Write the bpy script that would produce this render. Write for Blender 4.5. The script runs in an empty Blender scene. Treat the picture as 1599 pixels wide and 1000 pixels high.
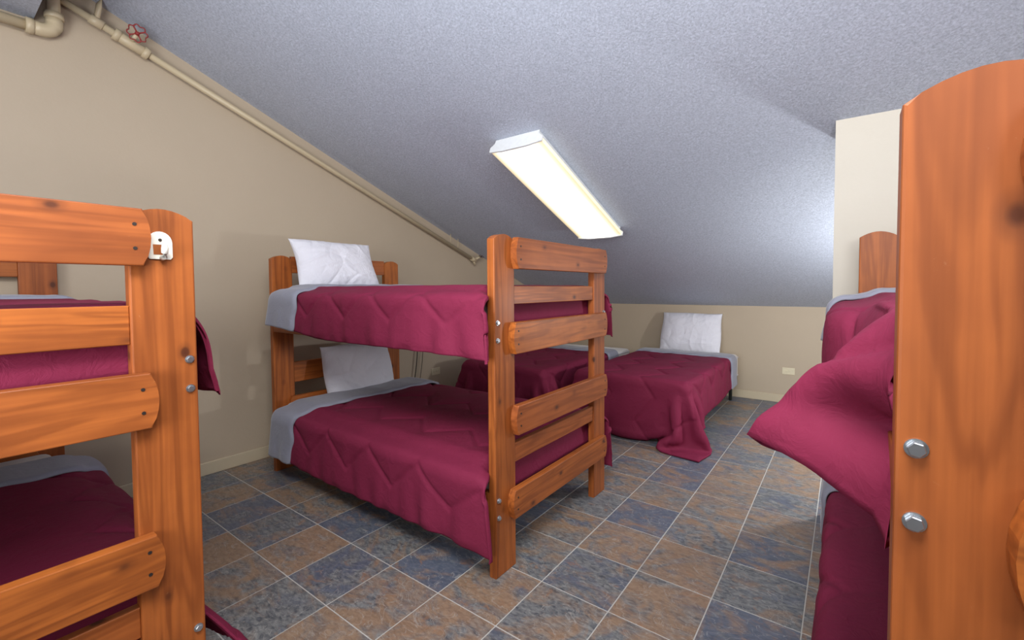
import bpy, bmesh, math, random
import numpy as np
from mathutils import Vector, Matrix

random.seed(7)
S = bpy.context.scene
COL = S.collection

# ------------------------------------------------------------------ camera
W, H = 1599.0, 1000.0
F, CX, CY = 693.04, 820.39, 474.74
CAM_Z, YAW, PITCH, ROLL = 1.241, -0.6257, -0.03552, -0.00559
fwd = Vector((math.sin(YAW)*math.cos(PITCH), math.cos(YAW)*math.cos(PITCH), math.sin(PITCH)))
rt = Vector((math.cos(YAW), -math.sin(YAW), 0)); up = rt.cross(fwd)
r2 = rt*math.cos(ROLL)+up*math.sin(ROLL); u2 = -rt*math.sin(ROLL)+up*math.cos(ROLL)
cd = bpy.data.cameras.new('camera'); cam = bpy.data.objects.new('camera', cd); COL.objects.link(cam)
cd.sensor_width = 36.0; cd.lens = 36.0*F/W; cd.clip_start = 0.02
cd.shift_x = -(CX-W/2)/W; cd.shift_y = (CY-H/2)/W
cam.matrix_world = Matrix(((r2.x, u2.x, -fwd.x, 0), (r2.y, u2.y, -fwd.y, 0), (r2.z, u2.z, -fwd.z, CAM_Z), (0, 0, 0, 1)))
S.camera = cam

# ------------------------------------------------------------------ world, lights, exposure
w = bpy.data.worlds.new('world'); S.world = w; w.use_nodes = True
w.node_tree.nodes['Background'].inputs[0].default_value = (0.8, 0.9, 1.0, 1)
w.node_tree.nodes['Background'].inputs[1].default_value = 0.05
S.view_settings.view_transform = 'Standard'; S.view_settings.look = 'None'
S.view_settings.gamma = 1; S.view_settings.use_curve_mapping = False
S.view_settings.exposure = -0.12

def area(name, loc, target, size, power, color, size_y=None):
    l = bpy.data.lights.new(name, 'AREA'); l.energy = power; l.color = color
    l.shape = 'RECTANGLE'; l.size = size; l.size_y = size_y or size
    o = bpy.data.objects.new(name, l); COL.objects.link(o); o.location = loc
    o.rotation_euler = (Vector(target)-Vector(loc)).to_track_quat('-Z', 'Y').to_euler()
    return o
area('flash_bounce', (1.9, -2.2, 2.3), (-1.5, 1.8, 0.9), 1.3, 26, (1.0, 0.98, 0.96), 0.9)
area('ceiling_glow', (-0.15, 0.05, 2.54), (-1.2, 1.3, 0.9), 1.1, 70, (1.0, 0.98, 0.96), 0.6)
area('ceiling_bounce', (-0.9, -1.2, 1.4), (-1.7, 1.4, 2.75), 1.2, 50, (0.93, 0.96, 1.0)).data.spread = math.radians(128)
area('ceiling_bounce_right', (0.9, -0.5, 1.75), (0.7, 1.5, 3.3), 0.8, 32, (0.95, 0.97, 1.0)).data.spread = math.radians(110)
def point(name, loc, power, color, rad):
    l = bpy.data.lights.new(name, 'POINT'); l.energy = power; l.color = color; l.shadow_soft_size = rad
    o = bpy.data.objects.new(name, l); COL.objects.link(o); o.location = loc
point('alcove_lamp', (0.55, 3.65, 1.08), 68, (0.97, 0.98, 1.0), 0.07)

# ------------------------------------------------------------------ helpers
def tag(o, label=None, cat=None, group=None, kind=None):
    if label: o['label'] = label
    if cat: o['category'] = cat
    if group: o['group'] = group
    if kind: o['kind'] = kind
    return o

def empty(name, loc, rz=0, **k):
    o = bpy.data.objects.new(name, None); COL.objects.link(o)
    o.location = loc; o.rotation_euler = (0, 0, rz); o.empty_display_size = 0.1
    return tag(o, **k)

def link(name, me, mat=None, parent=None, loc=(0, 0, 0)):
    o = bpy.data.objects.new(name, me); COL.objects.link(o)
    if mat is not None and len(me.materials) == 0: me.materials.append(mat)
    if parent is not None: o.parent = parent
    o.location = loc
    return o

def from_bm(name, bm, mat, parent=None, loc=(0, 0, 0), smooth=False):
    bmesh.ops.recalc_face_normals(bm, faces=bm.faces)
    me = bpy.data.meshes.new(name); bm.to_mesh(me); bm.free()
    if smooth: me.shade_smooth()
    return link(name, me, mat, parent, loc)

def box_bm(x0, x1, y0, y1, z0, z1, bev=0.0, seg=2, bm=None):
    b = bm or bmesh.new()
    c = bmesh.ops.create_cube(b, size=1)
    for v in c['verts']:
        v.co = Vector(((x0+x1)/2+v.co.x*(x1-x0), (y0+y1)/2+v.co.y*(y1-y0), (z0+z1)/2+v.co.z*(z1-z0)))
    if bev:
        es = list({e for v in c['verts'] for e in v.link_edges})
        bmesh.ops.bevel(b, geom=es, offset=bev, segments=seg, affect='EDGES', profile=0.5)
    return b

def prism_bm(pts, axis, a, b, bev=0.0, seg=2):
    """outline pts (2-D) in the plane normal to axis, extruded from a to b along axis"""
    bm = bmesh.new()
    def mk(p, t):
        return {0: (t, p[0], p[1]), 1: (p[0], t, p[1]), 2: (p[0], p[1], t)}[axis]
    v0 = [bm.verts.new(mk(p, a)) for p in pts]; v1 = [bm.verts.new(mk(p, b)) for p in pts]
    f0 = bm.faces.new(v0); f1 = bm.faces.new(v1[::-1])
    n = len(pts)
    for i in range(n):
        bm.faces.new((v0[i], v1[i], v1[(i+1) % n], v0[(i+1) % n]))
    if bev:
        es = list(set(f0.edges) | set(f1.edges))
        bmesh.ops.bevel(bm, geom=es, offset=bev, segments=seg, affect='EDGES', profile=0.5)
    return bm

def tube_bm(path, r, n=12, bm=None, cap=True):
    bm = bm or bmesh.new(); rings = []
    path = [Vector(p) for p in path]
    for i, p in enumerate(path):
        t = (path[min(i+1, len(path)-1)]-path[max(i-1, 0)]).normalized()
        a = t.cross(Vector((0.31, 0.2, 0.93)) if abs(t.z) < 0.9 else Vector((1, 0, 0))).normalized(); b = t.cross(a)
        rr = r[i] if isinstance(r, (list, tuple)) else r
        rings.append([bm.verts.new(p+(a*math.cos(2*math.pi*k/n)+b*math.sin(2*math.pi*k/n))*rr) for k in range(n)])
    for q in range(len(rings)-1):
        for k in range(n):
            bm.faces.new((rings[q][k], rings[q][(k+1) % n], rings[q+1][(k+1) % n], rings[q+1][k]))
    if cap:
        bm.faces.new(rings[0][::-1]); bm.faces.new(rings[-1])
    return bm

def grid_mesh(name, P, mat, parent=None, drop=None):
    nu, nv = P.shape[:2]
    me = bpy.data.meshes.new(name)
    idx = np.arange(nu*nv).reshape(nu, nv)
    q = np.stack([idx[:-1, :-1], idx[1:, :-1], idx[1:, 1:], idx[:-1, 1:]], -1).reshape(-1, 4)
    if drop is not None: q = q[~drop[:-1, :-1].reshape(-1)]
    me.vertices.add(nu*nv); me.vertices.foreach_set('co', P.reshape(-1).astype(np.float32))
    me.loops.add(q.size); me.loops.foreach_set('vertex_index', q.reshape(-1).astype(np.int32))
    me.polygons.add(len(q)); me.polygons.foreach_set('loop_start', (np.arange(len(q))*4).astype(np.int32))
    me.update(calc_edges=True); me.validate(); me.shade_smooth()
    return link(name, me, mat, parent)

# ------------------------------------------------------------------ materials
def srgb(r, g, b):
    f = lambda c: (c/255/12.92) if c/255 <= 0.04045 else ((c/255+0.055)/1.055)**2.4
    return (f(r), f(g), f(b), 1)

class N:
    def __init__(self, name):
        self.m = bpy.data.materials.new(name); self.m.use_nodes = True
        self.t = self.m.node_tree; self.n = self.t.nodes
        self.p = self.n['Principled BSDF']
    def add(self, typ, **kw):
        nd = self.n.new(typ)
        for k, v in kw.items():
            if k in nd.inputs: nd.inputs[k].default_value = v
            else: setattr(nd, k, v)
        return nd
    def l(self, a, b): self.t.links.new(a, b)
    def coord(self, scale=(1, 1, 1), rnd=0.0, kind='Object'):
        tc = self.add('ShaderNodeTexCoord'); mp = self.add('ShaderNodeMapping'); mp.inputs['Scale'].default_value = scale
        self.l(tc.outputs[kind], mp.inputs['Vector'])
        if rnd:
            oi = self.add('ShaderNodeObjectInfo'); mu = self.add('ShaderNodeVectorMath', operation='SCALE')
            cv = self.add('ShaderNodeCombineXYZ')
            for k in range(3): self.l(oi.outputs['Random'], cv.inputs[k])
            self.l(cv.outputs[0], mu.inputs[0]); mu.inputs['Scale'].default_value = rnd
            self.l(mu.outputs[0], mp.inputs['Location'])
        return mp.outputs[0]
    def noise(self, vec, scale, detail=4, rough=0.5, dist=0.0):
        nd = self.add('ShaderNodeTexNoise'); nd.inputs['Scale'].default_value = scale
        nd.inputs['Detail'].default_value = detail; nd.inputs['Roughness'].default_value = rough
        nd.inputs['Distortion'].default_value = dist
        self.l(vec, nd.inputs['Vector']); return nd.outputs[0]
    def ramp(self, fac, stops):
        r = self.add('ShaderNodeValToRGB'); e = r.color_ramp.elements
        while len(e) < len(stops): e.new(0.5)
        for k, (p, c) in enumerate(stops): e[k].position = p; e[k].color = c
        self.l(fac, r.inputs[0]); return r.outputs[0]
    def mix(self, fac, a, b, blend='MIX'):
        m = self.add('ShaderNodeMix', data_type='RGBA', blend_type=blend)
        for s, v in ((m.inputs[0], fac), (m.inputs[6], a), (m.inputs[7], b)):
            if hasattr(v, 'default_value'): self.l(v, s)
            else: s.default_value = v
        return m.outputs[2]
    def bump(self, h, strength, dist):
        b = self.add('ShaderNodeBump'); b.inputs['Strength'].default_value = strength; b.inputs['Distance'].default_value = dist
        self.l(h, b.inputs['Height']); self.l(b.outputs[0], self.p.inputs['Normal']); return b
    def base(self, v):
        if hasattr(v, 'default_value'): self.l(v, self.p.inputs['Base Color'])
        else: self.p.inputs['Base Color'].default_value = v
    def rough(self, v): self.p.inputs['Roughness'].default_value = v

def g(v): return (v, v, v, 1)

def wood(name, axis, light, dark):
    m = N(name)
    sc = [7.0, 7.0, 7.0]; sc[axis] = 0.55
    v = m.coord(tuple(sc), 40)
    n1 = m.noise(v, 1.6, 3, 0.5, 0.6)
    wv = m.add('ShaderNodeMath', operation='MULTIPLY'); m.l(n1, wv.inputs[0]); wv.inputs[1].default_value = 36
    sn = m.add('ShaderNodeMath', operation='SINE'); m.l(wv.outputs[0], sn.inputs[0])
    ab = m.add('ShaderNodeMath', operation='MULTIPLY_ADD'); m.l(sn.outputs[0], ab.inputs[0]); ab.inputs[1].default_value = 0.5; ab.inputs[2].default_value = 0.5
    grain = m.ramp(ab.outputs[0], [(0.0, g(0)), (0.5, g(0.10)), (1.0, g(0.5))])
    fine = m.noise(m.coord(tuple(s*9 if i != axis else s*3 for i, s in enumerate(sc)), 17), 1.0, 3)
    blot = m.noise(m.coord((1, 1, 1), 23), 5.5, 4, 0.6)
    c = m.mix(m.ramp(blot, [(0.35, g(0)), (0.7, g(0.8))]), light, tuple(0.5*(a+b) for a, b in zip(light, dark)))
    oi = m.add('ShaderNodeObjectInfo'); c = m.mix(m.ramp(oi.outputs['Random'], [(0.0, g(0)), (1.0, g(0.55))]), c, srgb(152, 80, 46))
    c = m.mix(grain, c, dark)
    c = m.mix(m.ramp(fine, [(0.35, g(0.4)), (0.6, g(0))]), c, dark)
    # knots
    ks = [9.0, 9.0, 9.0]; ks[axis] = 6.0
    vo = m.add('ShaderNodeTexVoronoi', feature='F1'); vo.inputs['Scale'].default_value = 1.0
    m.l(m.coord(tuple(ks), 31), vo.inputs['Vector'])
    kn = m.ramp(vo.outputs['Distance'], [(0.0, g(1)), (0.07, g(0.9)), (0.11, g(0.35)), (0.2, g(0))])
    c = m.mix(kn, c, srgb(78, 38, 20))
    # pale rubs and scratches
    sv = m.noise(m.coord((3, 3, 3), 11), 9, 8, 0.72, 1.5)
    c = m.mix(m.ramp(sv, [(0.66, g(0)), (0.76, g(0.35))]), c, srgb(205, 165, 130))
    m.base(c); m.rough(0.5); m.p.inputs['Specular IOR Level'].default_value = 0.35
    m.p.inputs['Coat Weight'].default_value = 0.06; m.p.inputs['Coat Roughness'].default_value = 0.28
    m.bump(grain, 0.15, 0.001)
    return m.m
WL, WD = srgb(190, 108, 42), srgb(112, 54, 20)
WOOD = [wood('varnished_pine_x', 0, WL, WD), wood('varnished_pine_y', 1, WL, WD), wood('varnished_pine_z', 2, WL, WD)]

def fabric(name, col, rough=0.75, sheen=0.3, vary=0.12, crease=17, depth=0.010):
    m = N(name); v = m.coord((1, 1, 1), 9)
    b = m.noise(v, 3.0, 4, 0.6)
    m.base(m.mix(m.ramp(b, [(0.3, g(0)), (0.75, g(1))]), col, tuple(c*(1-vary) for c in col[:3])+(1,)))
    m.rough(rough); m.p.inputs['Specular IOR Level'].default_value = 0.12; m.p.inputs['Sheen Weight'].default_value = sheen; m.p.inputs['Sheen Roughness'].default_value = 0.4
    wr = m.noise(v, crease, 5, 0.6, 1.2)
    m.bump(wr, 0.45, depth)
    return m.m
MAROON = fabric('maroon_microfibre', srgb(130, 42, 70), rough=0.7, sheen=0.0)
GREY = fabric('grey_microfibre', srgb(150, 152, 166), rough=0.7)
WHITE = fabric('white_cotton', srgb(232, 232, 240), rough=0.85, sheen=0.1, vary=0.04, crease=9, depth=0.03)
TICK = fabric('mattress_ticking', srgb(222, 218, 214), rough=0.85, vary=0.05)

def paint(name, col, bscale=70, bstr=0.18, rough=0.55, dirt=0.06):
    m = N(name); v = m.coord()
    b = m.noise(v, 1.3, 4, 0.6)
    m.base(m.mix(m.ramp(b, [(0.3, g(0)), (0.7, g(1))]), col, tuple(c*(1-dirt) for c in col[:3])+(1,)))
    m.rough(rough); m.bump(m.noise(v, bscale, 3), bstr, 0.003)
    return m.m
BEIGE = paint('beige_wall_paint', srgb(190, 174, 151))
CREAM = paint('cream_wall_paint', srgb(200, 194, 180))
TRIM = paint('beige_trim_paint', srgb(204, 190, 162), bstr=0.05, rough=0.4)
PIPE = paint('beige_pipe_paint', srgb(200, 184, 152), bstr=0.1, rough=0.4)
def popcorn():
    m = N('textured_grey_ceiling'); v = m.coord()
    n1 = m.noise(v, 95, 6, 0.75, 0.6); n2 = m.noise(v, 1.1, 3)
    sp = m.ramp(n1, [(0.38, g(0)), (0.62, g(1))])
    c = m.mix(sp, srgb(168, 177, 192), srgb(206, 214, 230))
    c = m.mix(m.ramp(n2, [(0.35, g(0)), (0.7, g(0.10))]), c, srgb(146, 152, 166))
    m.base(c); m.rough(0.62); m.bump(n1, 0.55, 0.009); m.p.inputs['Specular IOR Level'].default_value = 0.5
    return m.m
CEIL = popcorn()
def slate():
    m = N('slate_look_tile')
    oi = m.add('ShaderNodeObjectInfo'); sep = m.add('ShaderNodeSeparateColor'); m.l(oi.outputs['Color'], sep.inputs[0])
    v = m.coord((1, 1.5, 1), 60)
    a = m.noise(v, 6.5, 8, 0.62, 0.9); b = m.noise(v, 4.0, 7, 0.6, 1.6); f = m.noise(m.coord((1, 2.2, 1), 33), 30, 8, 0.7, 0.5)
    c = m.mix(m.ramp(f, [(0.36, g(0)), (0.64, g(1))]), srgb(72, 76, 84), srgb(140, 142, 140))          # grey green
    def shift(x, s, k):
        q = m.add('ShaderNodeMath', operation='MULTIPLY_ADD'); m.l(s, q.inputs[0]); q.inputs[1].default_value = k; m.l(x, q.inputs[2]); return q.outputs[0]
    blue = m.ramp(shift(a, sep.outputs[1], 0.22), [(0.54, g(0)), (0.70, g(0.85))])
    c = m.mix(blue, c, m.mix(f, srgb(58, 66, 84), srgb(112, 120, 138)))
    warm = m.ramp(shift(b, sep.outputs[0], 0.17), [(0.53, g(0)), (0.72, g(0.8))])
    c = m.mix(warm, c, m.mix(f, srgb(104, 78, 60), srgb(188, 154, 120)))
    rust = m.ramp(m.noise(v, 11, 6, 0.65, 1.2), [(0.57, g(0)), (0.68, g(0.6))])
    c = m.mix(rust, c, srgb(158, 118, 88))
    vein = m.ramp(m.noise(m.coord((1, 1.6, 1), 71), 5, 3, 0.5, 3.0), [(0.488, g(0)), (0.5, g(0.55)), (0.512, g(0))])
    c = m.mix(vein, c, srgb(176, 174, 168))
    m.base(c); m.rough(0.42); m.bump(a, 0.3, 0.004)
    return m.m
SLATE = slate()
GROUT = paint('pale_grout', srgb(190, 188, 182), rough=0.85)
def plain(name, col, rough=0.4, metal=0.0, bump=0.0):
    m = N(name); v = m.coord(); n = m.noise(v, 40, 3)
    m.base(m.mix(m.ramp(n, [(0.4, g(0)), (0.7, g(0.3))]), col, tuple(c*0.8 for c in col[:3])+(1,)))
    m.rough(rough); m.p.inputs['Metallic'].default_value = metal
    if bump: m.bump(n, bump, 0.002)
    return m.m
ZINC = plain('zinc_plated_steel', srgb(190, 195, 200), 0.3, 0.9)
DARKMETAL = plain('dark_green_metal', srgb(38, 44, 40), 0.5, 0.3)
PLASTIC = plain('white_plastic', srgb(240, 238, 226), 0.3)
PLATE = plain('ivory_plate', srgb(222, 212, 182), 0.4)
REDPAINT = plain('chipped_red_paint', srgb(150, 52, 50), 0.5)
DARKRED = plain('dark_red_paint', srgb(70, 34, 34), 0.5)
CABLE = plain('dark_cable', srgb(60, 58, 48), 0.6)
WMETAL = plain('white_enamel', srgb(226, 230, 232), 0.35)
SCREW = plain('dark_screw', srgb(70, 62, 58), 0.45, 0.6)
def lens_mat():
    m = N('lit_fixture_lens'); tc = m.add('ShaderNodeTexCoord'); sp = m.add('ShaderNodeSeparateXYZ'); m.l(tc.outputs['Object'], sp.inputs[0])
    a = m.add('ShaderNodeMath', operation='ABSOLUTE'); m.l(sp.outputs[0], a.inputs[0])
    d = m.add('ShaderNodeMath', operation='MULTIPLY'); m.l(a.outputs[0], d.inputs[0]); d.inputs[1].default_value = 5.0
    st = m.ramp(d.outputs[0], [(0.0, g(0.62)), (0.14, g(0.8)), (0.45, g(1)), (0.7, g(0.85)), (0.95, g(0.35))])
    co = m.ramp(d.outputs[0], [(0.0, (1, 0.95, 0.76, 1)), (0.3, (1, 0.99, 0.92, 1)), (0.7, (1, 0.97, 0.82, 1)), (0.97, (1, 0.78, 0.38, 1))])
    m.base(srgb(240, 235, 215)); m.l(co, m.p.inputs['Emission Color'])
    mu = m.add('ShaderNodeMath', operation='MULTIPLY'); m.l(st, mu.inputs[0]); mu.inputs[1].default_value = 2.0
    m.l(mu.outputs[0], m.p.inputs['Emission Strength']); m.rough(0.4)
    return m.m
LENS = lens_mat()

# ------------------------------------------------------------------ room shell
XL, YK, XR, YN = -3.46, 5.43, 2.6, -4.2
def cz(y): return 1.03+0.385*(YK-y)
FLAT, YS = 2.655, 0.42
T = 0.305
fl = from_bm('floor', box_bm(XL-0.1, XR+0.1, YN-0.1, YK+0.1, -0.12, -0.0015), GROUT); tag(fl, 'floor of square slate look tiles with pale grout', kind='structure')
tile_me = None
X0, Y0 = -0.7201, 1.5251
tl_warm = {(0, 0): .9, (0, 1): 1, (-1, 3): .8, (0, 3): .9, (1, -1): .4, (-1, 0): .2, (-3, -2): .8, (-5, -2): 1, (-1, -1): .7, (-4, -1): .6, (2, 1): .9, (0, 5): .8, (-7, -1): 1}
def tile_bm(w_, l_):
    return box_bm(-w_/2, w_/2, -l_/2, l_/2, -0.006, 0, 0.0012, 1)
tm = bpy.data.meshes.new('tile'); b = tile_bm(T-0.0045, T-0.0045); b.to_mesh(tm); b.free(); tm.materials.append(SLATE)
cnt = 0; rest = bmesh.new()
for i in range(-10, 12):
    for j in range(-19, 14):
        xa, xb = max(X0+i*T, XL+0.002), min(X0+(i+1)*T, XR-0.002)
        ya, yb = max(Y0+j*T, YN+0.002), min(Y0+(j+1)*T, YK-0.002)
        if xb-xa < 0.02 or yb-ya < 0.02: continue
        xc, yc = (xa+xb)/2, (ya+yb)/2
        dpt = xc*fwd.x+yc*fwd.y; lat = xc*rt.x+yc*rt.y
        seen = dpt > 0.9 and abs(lat) < dpt*1.32+0.3 and (yb < 2.8 or xa < 0.0) and xa < 0.62
        if not seen or cnt >= 300:
            box_bm(xa+0.002, xb-0.002, ya+0.002, yb-0.002, -0.006, 0, bm=rest); continue
        cnt += 1
        if xb-xa > T-0.001 and yb-ya > T-0.001: me = tm
        else:
            me = bpy.data.meshes.new('tile'); b = tile_bm(xb-xa-0.0045, yb-ya-0.0045); b.to_mesh(me); b.free(); me.materials.append(SLATE)
        o = link('tile', me, None, fl, (xc, yc, random.uniform(-0.0004, 0.0004)))
        wv = tl_warm.get((i, j), random.choice([0, 0, .15, .35, .7, .95]))
        o.color = (wv, random.choice([0, .3, .6, 1.0]) if wv < .5 else random.choice([0, .2]), random.random(), 1)
ro = from_bm('tile_field', rest, SLATE, fl); ro['kind'] = 'stuff'; ro.color = (0.4, 0.4, 0, 1)

def struct(name, bm, mat, label=None):
    return tag(from_bm(name, bm, mat), label, kind='structure')
prof = [(YN, 0), (YK, 0), (YK, cz(YK)+0.05), (YS, cz(YS)+0.05), (YS, FLAT+0.05), (YN, FLAT+0.05)]
struct('wall_left', prism_bm(prof, 0, XL-0.1, XL), BEIGE, 'beige painted gable wall on the left under the sloped ceiling')
struct('wall_right', prism_bm(prof, 0, XR, XR+0.1), BEIGE, 'beige wall on the right outside the frame')
struct('wall_far', box_bm(XL, XR, YK, YK+0.1, 0, cz(YK)+0.04), BEIGE, 'low beige knee wall at the far end')
struct('wall_near', box_bm(XL, XR, YN-0.1, YN, 0, FLAT+0.04), BEIGE, 'beige wall behind the camera')
cp = [(YS, cz(YS)), (YK+0.1, cz(YK+0.1)), (YK+0.1, cz(YK+0.1)+0.1), (YS, cz(YS)+0.1)]
struct('ceiling', prism_bm(cp, 0, XL-0.1, XR+0.1), CEIL, 'sloped grey ceiling with rough spray texture')
struct('ceiling_flat', box_bm(XL-0.1, XR+0.1, YN-0.1, YS, FLAT, cz(YS)+0.1), CEIL, 'lower flat strip of textured ceiling at the top left corner')
PX, PY = -0.055, 2.733
pp = [(PY, 0), (PY+0.14, 0), (PY+0.14, cz(PY+0.14)+0.02), (PY, cz(PY)+0.02)]
struct('wall_partition', prism_bm(pp, 0, PX, XR), CREAM, 'cream painted partition wall standing behind the right bunk')
def bb(name, x0, x1, y0, y1, face):
    bm = bmesh.new()
    box_bm(x0, x1, y0, y1, 0, 0.085, 0.003, 1, bm)
    return struct(name, bm, TRIM)
bb('baseboard_left', XL, XL+0.014, YN, YK, 0)
bb('baseboard_far', XL+0.014, XR, YK-0.014, YK, 1)
bb('baseboard_partition', PX-0.014, XR, PY-0.014, PY-0.0005, 1)
bb('baseboard_partition_end', PX-0.014, PX-0.0005, PY, PY+0.154, 1)

# ------------------------------------------------------------------ ceiling light
s_ = math.atan(0.385)
fx, fy = -1.735, 2.93
lt = empty('ceiling_light', (fx, fy, cz(fy)), label='lit rectangular fluorescent light with white ends on the sloped ceiling', cat='light')
lt.rotation_euler = (-s_, 0, 0)
Lh, Wh = 0.655, 0.205
ho = prism_bm([(-0.17, -0.001), (0.17, -0.001), (0.17, -0.03), (Wh-0.012, -0.05), (-Wh+0.012, -0.05), (-0.17, -0.03)], 1, -Lh+0.01, Lh-0.01)
from_bm('housing', ho, WMETAL, lt)
lp = [(-Wh+0.008, -0.051), (Wh-0.008, -0.051), (Wh, -0.06), (Wh-0.004, -0.082), (0.1, -0.094), (-0.1, -0.094), (-Wh+0.004, -0.082), (-Wh, -0.06)]
from_bm('lens', prism_bm(lp, 1, -Lh+0.012, Lh-0.012), LENS, lt)
ep = [(-0.175, -0.001), (0.175, -0.001), (0.175, -0.03), (Wh+0.004, -0.052), (Wh+0.005, -0.088), (0.1, -0.1), (-0.1, -0.1), (-Wh-0.005, -0.088), (-Wh-0.004, -0.052), (-0.175, -0.03)]
for a, b_ in ((-Lh, -Lh+0.012), (Lh-0.012, Lh)):
    from_bm('end_cap', prism_bm(ep, 1, a, b_, 0.002, 1), WMETAL, lt)

# ------------------------------------------------------------------ pipes on the gable wall
sd = Vector((0, 0.9332, -0.3593))
def on_slope(y, x=-3.418): return Vector((x, y, 2.784-0.3815*(y-0.54)))
def ring(bm, c, d, r, L, n=16): tube_bm([c-d*L/2, c-d*L/2+d*0.001, c+d*L/2-d*0.001, c+d*L/2], [r*0.9, r, r, r*0.9], n, bm)
sp = empty('sprinkler_pipe', on_slope(0.44), label='long thin beige pipe running down the gable wall along the slope', cat='pipe')
def add(name, bm, mat, par, smooth=True):
    bm.transform(Matrix.Translation(-Vector(par.location)))
    return from_bm(name, bm, mat, par, smooth=smooth)
add('pipe_run', tube_bm([on_slope(0.445), on_slope(2.0), on_slope(3.73)], 0.019, 14), PIPE, sp)
bm = bmesh.new(); ring(bm, on_slope(0.80), sd, 0.03, 0.15); ring(bm, on_slope(0.74), sd, 0.034, 0.03); ring(bm, on_slope(0.87), sd, 0.034, 0.03)
add('valve_body', bm, PIPE, sp)
c1 = on_slope(0.80)+Vector((0.0, 0.02, 0.02))
add('valve_stem', tube_bm([on_slope(0.80), on_slope(0.80)+Vector((0.075, 0.01, 0.03))], 0.012, 10), PIPE, sp)
def handwheel(c, nrm, R, mat, par):
    bm = bmesh.new(); nrm = nrm.normalized(); a = nrm.cross(Vector((0, 0, 1))).normalized(); b = nrm.cross(a)
    pts = []
    for k in range(49):
        t = 2*math.pi*k/48; rr = R*(1+0.1*math.cos(8*t))
        pts.append(c+(a*math.cos(t)+b*math.sin(t))*rr)
    tube_bm(pts, R*0.085, 6, bm, cap=False)
    for k in range(4):
        t = math.pi*2*k/4+0.4
        tube_bm([c-nrm*R*0.12, c+(a*math.cos(t)+b*math.sin(t))*R*0.98], R*0.1, 6, bm)
    tube_bm([c-nrm*R*0.3, c+nrm*R*0.2], R*0.26, 8, bm)
    add('handwheel', bm, mat, par)
handwheel(on_slope(0.80)+Vector((0.085, 0.012, 0.035)), Vector((0.85, -0.3, -0.42)), 0.043, REDPAINT, sp)
bm = bmesh.new(); ring(bm, on_slope(0.655), sd, 0.026, 0.06)
tube_bm([on_slope(0.655), on_slope(0.655)+Vector((0.02, 0.01, 0.09)), on_slope(0.655)+Vector((0.05, 0.03, 0.16))], 0.013, 10, bm)
add('branch_pipe', bm, PIPE, sp)
e0 = on_slope(3.73)
bm = bmesh.new(); ring(bm, e0, sd, 0.026, 0.07); tube_bm([e0, e0+Vector((0, 0.03, -0.06))], 0.014, 10, bm)
tube_bm([e0+Vector((0, 0.02, 0)), e0+Vector((0.05, 0.06, 0.03))], 0.014, 10, bm)
add('end_fitting', bm, PIPE, sp)
handwheel(e0+Vector((0.06, 0.07, 0.035)), Vector((0.5, -0.1, 0.6)), 0.026, DARKRED, sp)
for y in (3.38, 3.49):
    p = on_slope(y); add('hanger_rod', tube_bm([p, Vector((p.x, p.y, cz(y)+0.005))], 0.004, 6), PIPE, sp)
vp = empty('elbow_pipe', (-3.415, 0.49, 2.61), label='thick beige pipe turning upward at an elbow in the top left corner', cat='pipe')
E0 = Vector((-3.415, 0.49, 2.60))
add('horizontal_run', tube_bm([Vector((-3.415, -1.2, 2.59)), E0+Vector((0, -0.05, 0))], 0.026, 16), PIPE, vp)
arc = [E0+Vector((0, -0.05+0.05*math.sin(t), 0.05-0.05*math.cos(t))) for t in [k*math.pi/16 for k in range(9)]]
add('elbow', tube_bm([E0+Vector((0, -0.085, 0)), E0+Vector((0, -0.05, 0))]+arc[1:]+[E0+Vector((0, 0, 0.085))], 0.034, 16), PIPE, vp)
for q_, d_ in ((Vector((0, -0.09, 0)), Vector((0, 1, 0))), (Vector((0, 0, 0.09)), Vector((0, 0, 1)))):
    bm = bmesh.new(); ring(bm, E0+q_, d_, 0.039, 0.03); add('elbow_collar', bm, PIPE, vp)
add('vertical_run', tube_bm([E0+Vector((0, 0, 0.05)), Vector((-3.415, 0.49, cz(0.49)+0.01))], 0.026, 16), PIPE, vp)

# ------------------------------------------------------------------ outlets and cords
def outlet(loc, rz, label, horizontal, cat='outlet'):
    o = empty('wall_outlet', loc, rz, label=label, cat=cat)
    a, b = (0.058, 0.036) if horizontal else (0.036, 0.058)
    from_bm('cover_plate', box_bm(-a, a, -0.006, 0, -b, b, 0.002, 2), PLATE, o)
    for s in (-1, 1):
        dx, dz = (s*0.02, 0) if horizontal else (0, s*0.02)
        from_bm('socket', box_bm(dx-0.012, dx+0.012, -0.008, -0.005, dz-0.012, dz+0.012, 0.002, 1), PLATE, o)
    return o
outlet((-0.483, YK, 0.343), 0, 'ivory outlet plate on the bare stretch of the far knee wall', True)
outlet((XL, 3.18, 0.379), math.radians(90), 'ivory outlet plate low on the gable wall behind the middle bunk', True)
for k, (ya, yb) in enumerate(((2.93, 2.80), (3.0, 2.87))):
    pts = []
    for q in range(15):
        t = q/14; pts.append((XL+0.012+0.03*math.sin(t*3), ya+(yb-ya)*t+0.03*math.sin(t*3.14), 0.95-0.9*t))
    o = from_bm('power_cord', tube_bm(pts, 0.005-0.002*k, 8), CABLE, smooth=True)
    tag(o, ['thicker dark cord hanging down the gable wall under the middle bunk', 'thinner pale cord hanging on the gable wall, nearer the outlet'][k], 'cord')

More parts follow.
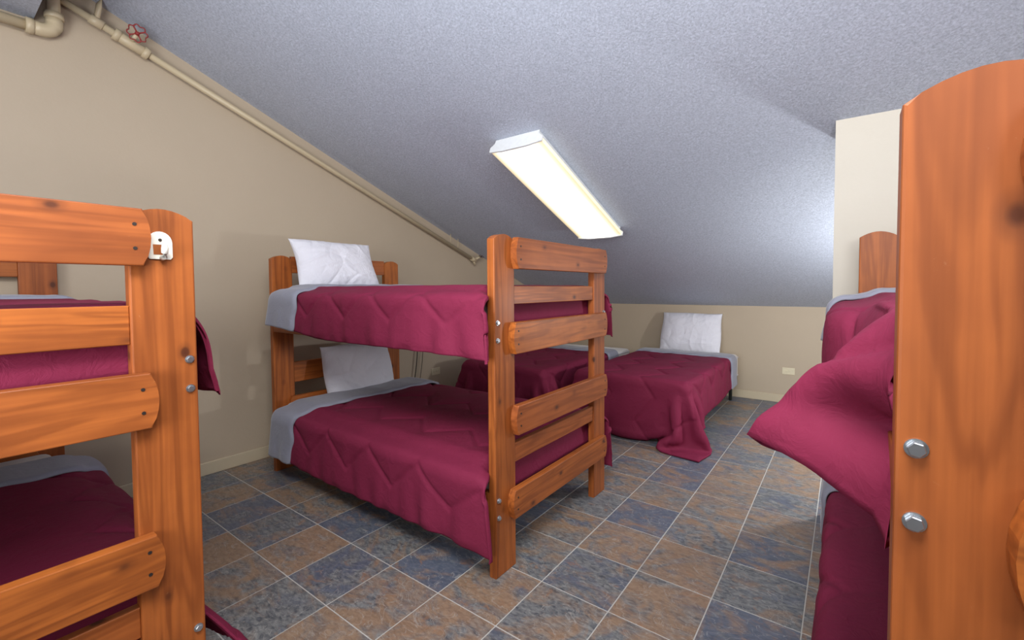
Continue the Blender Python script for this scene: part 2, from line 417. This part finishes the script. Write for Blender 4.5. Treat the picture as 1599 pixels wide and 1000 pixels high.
# ------------------------------------------------------------------ bunk beds
PW, PT, HW, LEN = 0.138, 0.04, 0.52, 1.98
def post_outline(y0, y1, z1):
    pts = [(y0, 0.0), (y1, 0.0)]
    n = 9
    for k in range(n+1):
        t = 1-2*k/n          # 1..-1
        y = (y0+y1)/2+t*(y1-y0)/2
        pts.append((y, z1-0.024*abs(t)**1.9))
    return pts
def rail_outline(y0, y1, z0, z1, round0=True, round1=True):
    h = z1-z0; d = 0.016; pts = []
    def end(y, s):
        q = []
        for k in range(7):
            t = -1+2*k/6
            q.append((y+s*(d*(1-t*t)-d), (z0+z1)/2+t*h/2))
        return q
    e1 = end(y1, 1) if round1 else [(y1, z0), (y1, z1)]
    e0 = end(y0, -1) if round0 else [(y0, z0), (y0, z1)]
    return e1+e0[::-1]
def centred(name, bm, mat, par, **k):
    c = Vector((0, 0, 0))
    for v in bm.verts: c += v.co
    c /= max(1, len(bm.verts)); bm.transform(Matrix.Translation(-c))
    return from_bm(name, bm, mat, par, loc=c, **k)
def screw(par, x, y, z):
    bm = tube_bm([(-0.001, 0, 0), (0.0014, 0, 0)], 0.0045, 8)
    return from_bm('screw', bm, SCREW, par, (x, y, z))
def bunk(loc, rz, spec, label):
    r = empty('bunk_bed', loc, rz, label=label, cat='bunk bed')
    zt = spec['top']
    for y0 in (-HW, HW-PW):
        post = centred('post', prism_bm(post_outline(y0, y0+PW, zt), 0, -PT, 0, 0.004, 2), WOOD[2], r)
        pc = post.location
        s = -1 if y0 < 0 else 1
        for z in spec['bolts']:
            bm = tube_bm([(-0.001, 0, 0), (0.002, 0, 0)], 0.0108, 18)
            wz = from_bm('washer', bm, ZINC, post, Vector((0.0, s*(HW-0.018), z))-pc)
            bm = tube_bm([(0.002, 0, 0), (0.009, 0, 0)], 0.0088, 6)
            bmesh.ops.bevel(bm, geom=bm.edges[:], offset=0.001, segments=1, affect='EDGES')
            from_bm('bolt', bm, ZINC, post, Vector((0.0, s*(HW-0.018), z))-pc)
        centred('post', prism_bm(post_outline(y0, y0+PW, spec.get('headtop', zt)), 0, -LEN, -LEN+PT, 0.004, 2), WOOD[2], r)
    for (z0, z1, a, b) in spec['outer']:
        bd = centred('end_rail', prism_bm(rail_outline(a, b, z0, z1), 0, 0.0005, 0.034, 0.003, 2), WOOD[1], r)
        for yy in (a+0.032, b-0.032):
            for zz in (z0+(z1-z0)*0.3, z0+(z1-z0)*0.72):
                screw(bd, 0.034-bd.location.x, yy-bd.location.y, zz-bd.location.z)
    for (z0, z1) in spec['inset']:
        centred('end_rail', prism_bm(rail_outline(-HW+PW, HW-PW, z0, z1, False, False), 0, -0.036, -0.008, 0.002, 1), WOOD[1], r)
    for (z0, z1, inner) in spec['head']:
        if inner: bmq = prism_bm(rail_outline(-0.425, 0.425, z0, z1), 0, -LEN+PT+0.0005, -LEN+PT+0.03, 0.003, 2)
        else: bmq = prism_bm(rail_outline(-HW+PW, HW-PW, z0, z1, False, False), 0, -LEN+0.004, -LEN+0.034, 0.002, 1)
        centred('head_rail', bmq, WOOD[1], r)
    for (z0, z1) in spec['side']:
        for s in (-1, 1):
            a, b = sorted((s*(HW-0.036), s*(HW-0.002)))
            centred('side_rail', box_bm(-LEN+PT, -PT, a, b, z0, z1, 0.003, 2), WOOD[0], r)
        for k in range(9):
            x = -0.16-k*0.208
            centred('bed_slat', box_bm(x-0.035, x+0.035, -HW+0.038, HW-0.038, z0+0.03, z0+0.048, 0.002, 1), WOOD[1], r)
    return r
SPEC_C = dict(top=1.472, bolts=(1.095, 1.02, 0.335, 0.26), side=((0.955, 1.09), (0.225, 0.36)),
              outer=((1.325, 1.462, -0.41, 0.485), (0.955, 1.093, -0.43, 0.487), (0.595, 0.725, -0.415, 0.49), (0.232, 0.358, -0.44, 0.482)),
              inset=((1.170, 1.250), (0.46, 0.545)),
              head=((1.355, 1.47, False), (0.955, 1.08, False), (0.59, 0.73, False), (0.415, 0.50, True)))
SPEC_L = dict(top=1.452, bolts=(1.052, 0.972, 0.30, 0.22), side=((0.90, 1.035), (0.165, 0.30)), headtop=1.45,
              outer=((1.302, 1.443, -0.47, 0.42), (0.892, 1.032, -0.47, 0.425), (0.480, 0.615, -0.47, 0.427), (0.14, 0.265, -0.47, 0.42)),
              inset=((1.104, 1.202), (0.345, 0.425)),
              head=((1.312, 1.43, False), (0.9, 1.03, False), (0.48, 0.61, False), (0.345, 0.425, True)))
SPEC_R = dict(top=1.463, bolts=(1.063, 0.981, 0.30, 0.22), side=((0.91, 1.045), (0.18, 0.315)), headtop=1.49,
              outer=((1.31, 1.42, -0.432, 0.46), (0.912, 1.042, -0.432, 0.46), (0.55, 0.68, -0.432, 0.46), (0.19, 0.315, -0.432, 0.46)),
              inset=((1.125, 1.205), (0.41, 0.495)),
              head=((1.33, 1.45, False), (0.91, 1.04, False), (0.55, 0.69, False), (0.37, 0.455, True)))
BC = dict(o=Vector((-1.185, 1.94, 0)), rz=0.0)
BL = dict(o=Vector((-1.45, -0.062, 0)), rz=0.0)
BR = dict(o=Vector((0.567, 0.68, 0)), rz=-math.pi/2)
# the right bunk's foot faces the camera, the other two have their heads at the gable wall
bunk(BC['o'], 0, SPEC_C, 'middle wooden bunk bed with both levels made up, standing clear of the others')
BRo = Vector((0.567, 0.64, 0))
bunk(BL['o'], 0, SPEC_L, 'left foreground wooden bunk bed with a white hook on its post')
bunk(BRo, -math.pi/2, SPEC_R, 'right foreground wooden bunk bed, seen mostly as one broad post')
BR['o'] = BRo

# hook on the left bunk's post
hk = empty('coat_hook', (-1.4495, 0.383, 1.357), label='small white plastic hook screwed to the top of the left bunk post', cat='hook')
def hook_plate():
    bm = bmesh.new(); out = []
    for k in range(13):
        t = math.pi*k/12; out.append((0.026*math.cos(t), 0.008+0.028*math.sin(t)))
    out += [(-0.0265, -0.03), (-0.022, -0.036), (0.022, -0.036), (0.0265, -0.03)]
    inn = [(-0.014, -0.024), (0.013, -0.024), (0.014, 0.002), (-0.015, 0.002)]
    return prism_bm(out, 0, 0.0, 0.004, 0.001, 2), prism_bm(inn, 0, 0.003, 0.0048)
pb, ib = hook_plate()
from_bm('plate', pb, PLASTIC, hk)
from_bm('cutout', ib, WOOD[2], hk)
pts = [(0.005, 0.004, -0.032), (0.016, 0.004, -0.03), (0.024, 0.004, -0.02), (0.026, 0.004, -0.008), (0.022, 0.004, 0.0)]
from_bm('hook_arm', tube_bm(pts, [0.007, 0.0075, 0.0075, 0.008, 0.006], 10), PLASTIC, hk, smooth=True)
from_bm('screw', tube_bm([(0.003, 0, 0.014), (0.0055, 0, 0.014)], 0.0038, 10), SCREW, hk)

# ------------------------------------------------------------------ cloth solver (position based)
def sdf_boxes(P, boxes, rad):
    """push points P (n,3) out of rounded boxes; returns moved P and contact mask"""
    hit = np.zeros(len(P), bool)
    for (x0, x1, y0, y1, z0, z1) in boxes:
        c = np.array([(x0+x1)/2, (y0+y1)/2, (z0+z1)/2]); h = np.array([(x1-x0)/2, (y1-y0)/2, (z1-z0)/2])
        rr = min(0.03, h.min()*0.8); hi = h-rr
        q = P-c; a = np.abs(q)-hi
        near = np.all(np.abs(q) < h+rad, axis=1)
        if not near.any(): continue
        qn = q[near]; an = a[near]
        outer = np.maximum(an, 0); d = np.linalg.norm(outer, axis=1)
        inside = d < 1e-9
        nrm = np.where(d[:, None] > 1e-9, outer/np.maximum(d, 1e-9)[:, None], 0)
        k = np.argmax(an, axis=1)
        onehot = np.eye(3)[k]
        nrm = np.where(inside[:, None], onehot, nrm)
        dist = np.where(inside, an.max(axis=1), d)-rr-rad
        pen = dist < 0
        mv = np.where(pen, -dist, 0)[:, None]*nrm*np.where(qn >= 0, 1, -1)
        idx = np.nonzero(near)[0]
        P[idx] += mv; hit[idx[pen]] = True
    return P, hit

def satisfy(P, ax, off, L, k, pin=None):
    """distance constraints between P[i] and P[i+off] along grid offset (du,dv), in independent batches"""
    du, dv = off
    nu, nv = P.shape[1], P.shape[2]
    for ph in range(2):
        if du and not dv:
            st = 2*du; starts = range(ph*du, ph*du+du)
            for s0 in starts:
                n = (nu-s0-du+st-1)//st
                if n <= 0: continue
                ia = np.arange(n)*st+s0; ib = ia+du
                A = P[:, ia]; B = P[:, ib]; _fix(P, A, B, (slice(None), ia), (slice(None), ib), L, k)
        elif dv and not du:
            st = 2*dv
            for s0 in range(ph*dv, ph*dv+dv):
                n = (nv-s0-dv+st-1)//st
                if n <= 0: continue
                ia = np.arange(n)*st+s0; ib = ia+dv
                A = P[:, :, ia]; B = P[:, :, ib]; _fix(P, A, B, (slice(None), slice(None), ia), (slice(None), slice(None), ib), L, k)
def _fix(P, A, B, sa, sb, L, k):
    d = B-A; n = np.sqrt((d*d).sum(-1, keepdims=True))+1e-9
    c = d*((n-L)/n)*(0.5*k)
    P[sa] = A+c; P[sb] = B-c
def shear(P, L, k):
    for s in (1, -1):
        for a in (0, 1):
            A = P[:, a:-1:2, :-1] if s == 1 else P[:, a:-1:2, 1:]
            m = A.shape[1]
            B = P[:, a+1::2, 1:] if s == 1 else P[:, a+1::2, :-1]
            B = B[:, :m]; A = A[:, :B.shape[1]]
            d = B-A; n = np.sqrt((d*d).sum(-1, keepdims=True))+1e-9
            c = d*((n-L)/n)*(0.5*k)
            A += c; B -= c

def simulate(P, d, boxes, steps=170, iters=10, rad=0.012, grav=9.8, pins=None, floor=0.0, slack=1.0, pressure=0, bend=0.25, seed=0, damp=0.985):
    rng = np.random.RandomState(seed)
    Q = P.copy(); V = np.zeros_like(P); dt = 1/70
    V[..., 2] += rng.randn(*P.shape[:-1])*0.1
    L = d*slack
    for st in range(steps):
        acc = np.zeros_like(P); acc[..., 2] = -grav
        if pressure:
            N0 = np.cross(np.gradient(P, axis=1), np.gradient(P, axis=2)); N0 /= np.linalg.norm(N0, axis=-1, keepdims=True)+1e-9
            N0[1] *= -1
            acc += N0*pressure
        V = (V+acc*dt)*damp
        sp_ = np.linalg.norm(V, axis=-1, keepdims=True); V *= np.minimum(1, 1.6/np.maximum(sp_, 1e-6))
        old = P.copy(); P = P+V*dt
        for it in range(iters):
            satisfy(P, 0, (1, 0), L, 0.9); satisfy(P, 0, (0, 1), L, 0.9)
            shear(P, L*1.4142, 0.45)
            if bend: satisfy(P, 0, (2, 0), 2*L, bend); satisfy(P, 0, (0, 2), 2*L, bend)
            if pressure:
                for sl in ((slice(None), 0), (slice(None), -1)):
                    pass
                for ax_sl in (np.s_[:, 0], np.s_[:, -1], np.s_[:, :, 0], np.s_[:, :, -1]):
                    mval = P[ax_sl].mean(axis=0, keepdims=True); P[ax_sl] = mval
            if pins:
                for (i, j, tgt, ramp) in pins:
                    t = min(1, st/(steps*ramp)); P[0, i, j] = P[0, i, j]*(1-0.9*t)+np.array(tgt)*0.9*t if t < 1 else tgt
            if it % 3 == 2 or it == iters-1:
                sh = P.shape; F_ = P.reshape(-1, 3)
                F_, hit = sdf_boxes(F_, boxes, rad)
                fl_ = F_[:, 2] < floor+rad; F_[fl_, 2] = floor+rad; hit |= fl_
                P = F_.reshape(sh)
        h2 = hit.reshape(P.shape[:-1])
        dP = P-old
        dP[h2] *= 0.55
        P = np.where(h2[..., None], old+dP, P)
        if boxes: 
            F_, _ = sdf_boxes(P.reshape(-1, 3).copy(), boxes, rad); P = F_.reshape(P.shape)
        V = (P-old)/dt
    return P

def resample(G, us, vs):
    """Catmull-Rom sampling of grid G (nu,nv,3) at fractional indices (arrays of the same shape)"""
    nu, nv = G.shape[:2]
    us = np.clip(us, 0, nu-1.0001); vs = np.clip(vs, 0, nv-1.0001)
    iu = us.astype(int); iv = vs.astype(int); fu = us-iu; fv = vs-iv
    def wts(t):
        return (-.5*t+t*t-.5*t**3, 1-2.5*t*t+1.5*t**3, .5*t+2*t*t-1.5*t**3, -.5*t*t+.5*t**3)
    wu, wv = wts(fu), wts(fv); out = 0
    for a in range(4):
        for b in range(4):
            out = out+(wu[a]*wv[b])[..., None]*G[np.clip(iu+a-1, 0, nu-1), np.clip(iv+b-1, 0, nv-1)]
    return out
def normals(P):
    N0 = np.cross(np.gradient(P, axis=0), np.gradient(P, axis=1)); return N0/(np.linalg.norm(N0, axis=-1, keepdims=True)+1e-9)

def comforter(B, zt, zb, label, xf=-0.058, L=1.78, drop=0.36, fold=(0.30, 0.22), boxes=None, half=0.485, pins=None, seed=1, foot=0.0, slack=1.015, zq=None,
              group=None, yshift=0.0, steps=170, post_boxes=True, xm0=None, skew=0.0, tuck=0.0, bulge=0.055, post=None, trim=0.1, hs=0.10, hd=0.06, flare=0.065, tipdrop=0.0):
    """made-up comforter in the bed's own frame: v runs from foot (x=xf) to head, u across; draped by the solver"""
    d = 0.03
    nu = int((2*half+2*drop)/d)+1; nv = int((L+foot)/d)+1
    P = np.zeros((1, nu, nv, 3))
    uu = (np.arange(nu)-(nu-1)/2)*d; vv = np.arange(nv)*d
    P[0, ..., 0] = (xf+foot-vv)[None, :]; P[0, ..., 1] = uu[:, None]+yshift+skew*(vv[None, :]-L/2)
    P[0, ..., 2] = zt+0.02
    rng = np.random.RandomState(seed)
    bx = [(-LEN+PT+0.02, (xm0 if xm0 is not None else -PT-0.045), -half, half, zb, zt)]
    if post_boxes:
        bx += [(-PT-0.002, 0.002, -HW, -HW+PW, zt-1.3 if zt > 0.8 else 0, 1.46), (-PT-0.002, 0.002, HW-PW, HW, 0, 1.46),
               (-LEN, -PT, -HW+0.0, -HW+0.04, zb-0.13, zb+0.01), (-LEN, -PT, HW-0.04, HW, zb-0.13, zb+0.01)]
    if bulge:
        for s_y in (-1, 1):
            a_, b_ = sorted((s_y*(half-0.04), s_y*(HW+bulge)))
            bx.append((-LEN+0.1, (xm0 if xm0 is not None else -PT-0.01), a_, b_, zt-0.17, zt-0.03))
    if boxes: bx += boxes
    P = simulate(P, d, bx, steps=steps, pins=pins, slack=slack, seed=seed)
    G = P[0]
    if G.shape[0]:
        k = 3.0
        ui, vi = np.meshgrid(np.linspace(0, nu-1, int((nu-1)*k)+1), np.linspace(0, nv-1, int((nv-1)*k)+1), indexing='ij')
        def shape_head(ui, vi, fracv):
            t_ = np.clip((vi*d-((nv-1)*d-0.8))/0.8, 0, 1); t_ = t_*t_*(3-2*t_)
            cc = (nu-1)/2
            ui = cc+(ui-cc)*(1-t_*hd/(half+drop))
            au = np.abs(ui-cc)*d
            return ui, vi-fracv*(hs/d)*(1-np.clip((au-half+0.02)/drop, 0, 1))
        ui, vi = shape_head(ui, vi, vi/(nv-1))
        S0 = resample(G, ui, vi); Nn = normals(S0)
        sgn = -1 if Nn[Nn.shape[0]//2, Nn.shape[1]//2, 2] < 0 else 1
        Nn = Nn*sgn
        um = ui*d; vm = vi*d
        per, amp, row = 0.38, 0.15, 0.36
        tri = np.abs(((vm/per) % 1)*2-1)*amp
        dist = np.abs(((um-tri+0.05) % row)-row/2)*0.8
        seam = np.exp(-(dist/0.0105)**2)
        puff = 1-np.exp(-(dist/0.07)**2)
        wr = 0
        for q in range(7):
            a = rng.uniform(0, math.pi); fq = rng.uniform(12, 34)
            wr = wr+np.sin((um*math.cos(a)+vm*math.sin(a))*fq+rng.uniform(0, 6)+1.5*np.sin(um*7+q))*rng.uniform(0.4, 1)
        near = np.exp(-(dist/0.04)**2)
        flap_ = np.clip((np.abs(um-(nu-1)*d/2)-half)/drop, 0, 1)
        gath = np.sin(vm*21+2.2*np.sin(vm*5.3+seed)+1.2*np.sin(um*6))*0.6+np.sin(vm*43+1.7*np.sin(vm*9+seed*2)-um*4)*0.35
        disp = -0.0095*seam+0.0075*puff+0.0010*wr*(0.3+near)+0.0075*gath*flap_**1.3
        # soft rounded hem
        eu = np.minimum(ui, nu-1-ui)*d; ev = np.minimum(vi, nv-1-vi)*d; e = np.minimum(eu, ev)
        disp = disp*(1-np.exp(-(e/0.02)**2))
        if post: S0 = post(S0, um, vm); Nn = normals(S0)*sgn
        body = S0+Nn*(disp[..., None]+0.003)
        root = empty('comforter', B['o']+Matrix.Rotation(B['rz'], 3, 'Z') @ Vector((-1.0, 0, zt)), B['rz'], label=label, cat='comforter', group=group)
        if tuck:
            au = np.abs(um[:, :1]-(nu-1)*d/2); wf = np.clip((half-0.05-au)/0.05, 0, 1)*0.9+0.1
            fl_ = np.clip((au-half)/drop, 0, 1)
            vmm = vm-vm[:, :1]
            body[..., 0] += (flare*fl_**0.45)*np.exp(-(vmm/0.16)**2)
            body[..., 2] -= tipdrop*fl_**1.5*np.exp(-(vmm/0.09)**2)
            rows = []
            for kq in range(7, 0, -1):
                t = kq/7
                e_ = body[:, :1]+np.concatenate([0.014*np.sin(t*1.57)*wf, 0*wf, -tuck*t**1.2*wf], 1)[:, None]
                rows.append(e_)
            body = np.concatenate(rows+[body], 1)
        off = np.array([-1.0, 0, zt])
        ob = grid_mesh('quilted_shell', body-off, MAROON, root)
        so = ob.modifiers.new('solidify', 'SOLIDIFY'); so.thickness = 0.012; so.offset = -1 if True else 1
        # folded-back head edge, grey lining
        f0, f1 = fold
        mu = int((nu-1)*k)+1; mv = 16
        a, bq = np.meshgrid(np.linspace(0.0, nu-1, mu), np.linspace(0, 1, mv), indexing='ij')
        wdt = f0+(f1-f0)*(a/(nu-1)); wdt = wdt*(1+0.03*np.sin(a*0.5)+0.02*np.sin(a*1.3+1))
        ve = (nv-1)-bq*wdt/d
        a, ve = shape_head(a, ve, 1.0)
        F0 = resample(G, a, ve); Nf = normals(F0)
        if Nf[mu//2, mv//2, 2] < 0: Nf = -Nf
        lift = 0.016+0.005*np.sin(bq*math.pi)-0.011*(np.abs(bq-1) < 1e-6)+0.0015*np.sin(a*0.9)+0.001*np.sin(a*0.37+bq*5)
        F1 = F0+Nf*lift[..., None]
        # the fold laps over the head edge
        F1[:, 0] = F0[:, 0]-Nf[:, 0]*0.004; F1[:, 1] = 0.5*(F1[:, 1]+F0[:, 1]+Nf[:, 1]*0.012)
        fo = grid_mesh('turned_down_edge', F1-off, GREY, root)
        so = fo.modifiers.new('solidify', 'SOLIDIFY'); so.thickness = 0.006; so.offset = -1
        tag(fo, 'grey lining turned down at the head end')
        return root

def flap_shape(side, pts, zt, drop, fade, xf=-0.058, half=0.485, ey=0.6, ez=1.2, dent=0.0):
    """hang one side of a comforter in a chosen line: pts = (v, outward, hem z, shift along the bed)"""
    pv, po, pz, px = [np.array(c, float) for c in zip(*pts)]
    def f(G, um, vm):
        vr = vm-vm[:, :1]; tot = um.max()
        fromhem = um if side < 0 else tot-um
        t = np.clip(1-fromhem/drop, 0, 1)
        out, zh, dx = np.interp(vr, pv, po), np.interp(vr, pv, pz), np.interp(vr, pv, px)
        ze = zt+0.014
        y = half+(out+HW-half)*t**ey+0.014*np.sin(math.pi*np.minimum(t*1.3, 1))
        y = y-dent*np.exp(-((t-0.62-1.2*vr)/0.12)**2)*np.exp(-((vr-0.075)/0.045)**2)+0.25*dent*np.exp(-((t-0.35-1.0*vr)/0.12)**2)*np.exp(-((vr-0.05)/0.06)**2)
        y = side*(y+0.35*dent*np.sin(t*9-vr*38)*t*np.exp(-((vr-0.16)/0.1)**2)*0.4)
        z = ze+(zh-ze)*t**ez
        x = xf-vr+dx*t
        A = np.stack([x, y, z], -1)
        w = np.clip((fade[1]-vr)/(fade[1]-fade[0]), 0, 1); w = w*w*(3-2*w)
        w = w*np.clip((drop+0.03-fromhem)/0.06, 0, 1)
        return G*(1-w[..., None])+A*w[..., None]
    return f

def mattress(B, zt, zb, label, half=0.478, x0=-PT-0.05, x1=-LEN+PT+0.012):
    r = empty('mattress', B['o']+Vector((0, 0, 0)), B['rz'], label=label, cat='mattress')
    r.location = B['o']+Matrix.Rotation(B['rz'], 3, 'Z') @ Vector(((x0+x1)/2, 0, zb))
    bm = box_bm(-(x0-x1)/2+0.008, (x0-x1)/2-0.008, -half+0.01, half-0.01, 0, zt-zb-0.008, 0.04, 4)
    from_bm('body', bm, TICK, r, smooth=True)
    for z in (0.03, zt-zb-0.038):
        a, b = (x0-x1)/2-0.008, half-0.01
        pts = [(a, -b+0.03, z), (a, b-0.03, z), (a-0.03, b, z), (-a+0.03, b, z), (-a, b-0.03, z), (-a, -b+0.03, z), (-a+0.03, -b, z), (a-0.03, -b, z), (a, -b+0.03, z)]
        from_bm('piping', tube_bm(pts, 0.005, 6), WHITE, r, smooth=True)
    return r

def pillow(loc, rot, label, size=(0.66, 0.46), seed=3, press=9, group=None, name='pillow', plump=1.0):
    nu, nv = 110, 80
    rng = np.random.RandomState(seed)
    uu, vv = np.meshgrid(np.linspace(-1, 1, nu), np.linspace(-1, 1, nv), indexing='ij')
    ws = []
    rx, ry = rng.uniform(-1, 1, 4), rng.uniform(-1, 1, 4)
    edge = (1-uu**2*0.0)
    X = uu*size[0]/2*(1+0.03*vv**4*(np.abs(uu)**3)+0.02*np.sin(vv*3+seed)); Y = vv*size[1]/2*(1+0.01*(1-uu**2)+0.03*np.abs(uu)**4+0.015*np.sin(uu*3.3+seed))
    for sd_ in (1, -1):
        Z = plump*0.088*((1-np.abs(uu)**3)*(1-np.abs(vv)**3))**0.55
        wv = np.zeros_like(Z)
        for q in range(9):
            a = rng.uniform(0, math.pi); fq = rng.uniform(3.5, 9)
            warp = 1.3*np.sin(uu*2.3+q*1.7+rng.uniform(0, 6))+1.0*np.sin(vv*2.9+q)
            t = (uu*math.cos(a)+vv*0.7*math.sin(a))*fq+warp+rng.uniform(0, 6)
            loc_ = np.exp(-(((uu-rng.uniform(-.9, .9))/0.6)**2+((vv-rng.uniform(-.9, .9))/0.5)**2))
            wv += (1-np.abs(np.sin(t)))**2.2*loc_*rng.choice([-1, 1, -1])*rng.uniform(0.5, 1.2)
        # gathers radiating from the seams
        em = np.minimum(1-np.abs(uu), 1-np.abs(vv))
        gt = np.sin(uu*31+2*np.sin(vv*5))*np.exp(-((1-np.abs(vv))/0.22)**2)+np.sin(vv*24+2*np.sin(uu*5))*np.exp(-((1-np.abs(uu))/0.16)**2)
        Z = Z+(0.009*wv+0.0022*gt)*(1-np.exp(-(em/0.05)**2))
        Z = Z+0.012*np.sin(uu*1.7+seed)*(1-vv**2)*sd_
        A = np.stack([X, Y, sd_*Z], -1)
        ws.append(A)
    root = empty(name, loc, 0, label=label, cat='pillow', group=group)
    root.rotation_euler = rot
    a = ws[0]; b = ws[1][::-1]
    me = bpy.data.meshes.new('case'); n1, n2 = a.shape[:2]
    V_ = np.concatenate([a.reshape(-1, 3), ws[1].reshape(-1, 3)])
    idx = np.arange(n1*n2).reshape(n1, n2)
    q = np.stack([idx[:-1, :-1], idx[1:, :-1], idx[1:, 1:], idx[:-1, 1:]], -1).reshape(-1, 4)
    q2 = q[:, ::-1]+n1*n2
    me.from_pydata(V_.tolist(), [], np.concatenate([q, q2]).tolist())
    bm = bmesh.new(); bm.from_mesh(me); bmesh.ops.remove_doubles(bm, verts=bm.verts, dist=0.0008); bm.to_mesh(me); bm.free()
    me.shade_smooth()
    link('pillowcase', me, WHITE, root)
    return root

# middle bunk bedding
mattress(BC, 1.235, 1.01+0.0, 'upper mattress of the middle bunk, white corner showing under the comforter')
mattress(BC, 0.475, 0.285, 'lower mattress of the middle bunk, white corner showing under the comforter')
comforter(BC, 1.235, 1.09, 'maroon quilted comforter with grey turned-down edge on the upper middle bunk', seed=2, fold=(0.36, 0.22), L=1.84, tuck=0.13, drop=0.32, trim=0.04)
comforter(BC, 0.475, 0.345, 'maroon quilted comforter with grey turned-down edge on the lower middle bunk', seed=5, fold=(0.28, 0.32), L=1.84, drop=0.36, tuck=0.12, trim=0.0, hd=0.03, tipdrop=0.005)
R_ = math.radians
pillow((-2.98, 1.81, 1.41), (R_(68), 0, R_(90)), 'plump white pillow propped at the head of the upper middle bunk', seed=4, size=(0.60, 0.36))
pillow((-3.0, 1.99, 0.62), (R_(74), R_(0), R_(90)), 'white pillow standing at the head of the lower middle bunk', seed=8, size=(0.56, 0.42))

# left bunk bedding
mattress(BL, 1.185, 1.0, 'upper mattress of the left foreground bunk')
mattress(BL, 0.41, 0.23, 'lower mattress of the left foreground bunk')
comforter(BL, 1.185, 1.035, 'maroon comforter on the upper level of the left foreground bunk', seed=7, L=1.72, tuck=0.13, bulge=0.03, drop=0.31, flare=0,
          post=flap_shape(1, [(0, 0.07, 0.94, 0.0), (0.2, 0.07, 0.925, 0), (0.8, 0.05, 0.88, 0)], 1.185, 0.31, (0.5, 0.8)), fold=(0.3, 0.3))
comforter(BL, 0.41, 0.30, 'maroon comforter with wide grey edge on the lower left foreground bunk', seed=9, L=1.72, tuck=0.12, bulge=0.04, drop=0.36, flare=0,
          post=flap_shape(1, [(0, 0.12, 0.15, 0.05), (0.06, 0.125, 0.14, 0.04), (0.2, 0.08, 0.13, 0), (0.8, 0.05, 0.12, 0)], 0.41, 0.36, (0.5, 0.8), ey=1.1, ez=0.62), fold=(0.3, 0.3))
pillow((-3.24, -0.12, 0.56), (R_(70), 0, R_(90)), 'white pillow at the head of the lower left foreground bunk', seed=12)

# right bunk bedding (bed frame: x' = -(y-0.64), y' = x-0.567)
def loc_r(x, y, z): return (-(y-BRo.y), x-BRo.x, z)
mattress(BR, 1.195, 1.0, 'upper mattress of the right foreground bunk')
mattress(BR, 0.44, 0.25, 'lower mattress of the right foreground bunk')
comforter(BR, 1.195, 1.045, 'maroon comforter on the upper right bunk with a corner jutting out past the post', seed=11, L=1.86, fold=(0.3, 0.3),
          post=flap_shape(-1, [(0, 0.0, 0.925, 0), (0.03, 0.01, 0.94, 0), (0.075, 0.085, 0.97, 0), (0.13, 0.188, 0.988, 0), (0.18, 0.165, 0.965, 0), (0.26, 0.12, 0.925, 0),
                              (0.36, 0.09, 0.88, 0), (0.8, 0.075, 0.88, 0)], 1.195, 0.31, (0.55, 0.85), ey=1.1, dent=0.085), flare=0, bulge=0.08, drop=0.31, tuck=0.12)
comforter(BR, 0.44, 0.315, 'maroon comforter with grey edge on the lower right bunk', seed=13, L=1.80, tuck=0.12, bulge=0.08, drop=0.33, fold=(0.3, 0.3))

# ------------------------------------------------------------------ single beds at the knee wall
def single(loc, label, halfw, length, ztop=0.5):
    r = empty('bed_frame', loc, label=label, cat='bed')
    for sx in (-1, 1):
        from_bm('side_rail', box_bm(sx*halfw-0.015, sx*halfw+0.015, 0.0, length, 0.19, 0.235, 0.003, 1), DARKMETAL, r)
    for y in (0.0, length/2, length-0.03):
        from_bm('cross_rail', box_bm(-halfw+0.0155, halfw-0.0155, y, y+0.03, 0.192, 0.232, 0.003, 1), DARKMETAL, r)
    for sx in (-1, 1):
        for y in (0.12, length-0.12):
            from_bm('leg', box_bm(sx*(halfw-0.03)-0.016, sx*(halfw-0.03)+0.016, y-0.016, y+0.016, 0, 0.19, 0.003, 1), DARKMETAL, r)
    return r
BS = dict(o=Vector((-1.44, 3.36, 0)), rz=-math.pi/2)
BK = dict(o=Vector((-2.62, 3.12, 0)), rz=-math.pi/2)
single((-1.44, 3.42, 0), 'dark metal frame under the right single bed at the knee wall', 0.46, 1.93)
single((-2.62, 3.22, 0), 'dark metal frame under the corner bed behind the middle bunk', 0.46, 1.93)
mattress(BS, 0.5, 0.235, 'mattress of the right single bed at the knee wall', half=0.49, x0=-0.06, x1=-2.03)
mattress(BK, 0.5, 0.235, 'mattress of the corner bed behind the middle bunk', half=0.49, x0=-0.1, x1=-2.05)
comforter(BS, 0.5, 0.235, 'maroon comforter hanging to a point at the foot of the right single bed', seed=21, drop=0.29, foot=0.29, xf=-0.02, L=1.86, half=0.49,
          fold=(0.22, 0.26), post_boxes=False, xm0=-0.055, bulge=0, hs=0.02)
comforter(BK, 0.5, 0.235, 'maroon comforter on the corner bed seen through the middle bunk', seed=23, drop=0.30, foot=0.3, xf=-0.06, L=1.72, half=0.49,
          fold=(0.22, 0.26), post_boxes=False, xm0=-0.1, bulge=0, hs=0.02)
pillow((-1.455, 5.27, 0.715), (R_(72), 0, R_(0)), 'white pillow leaning on the knee wall at the right single bed', seed=15)
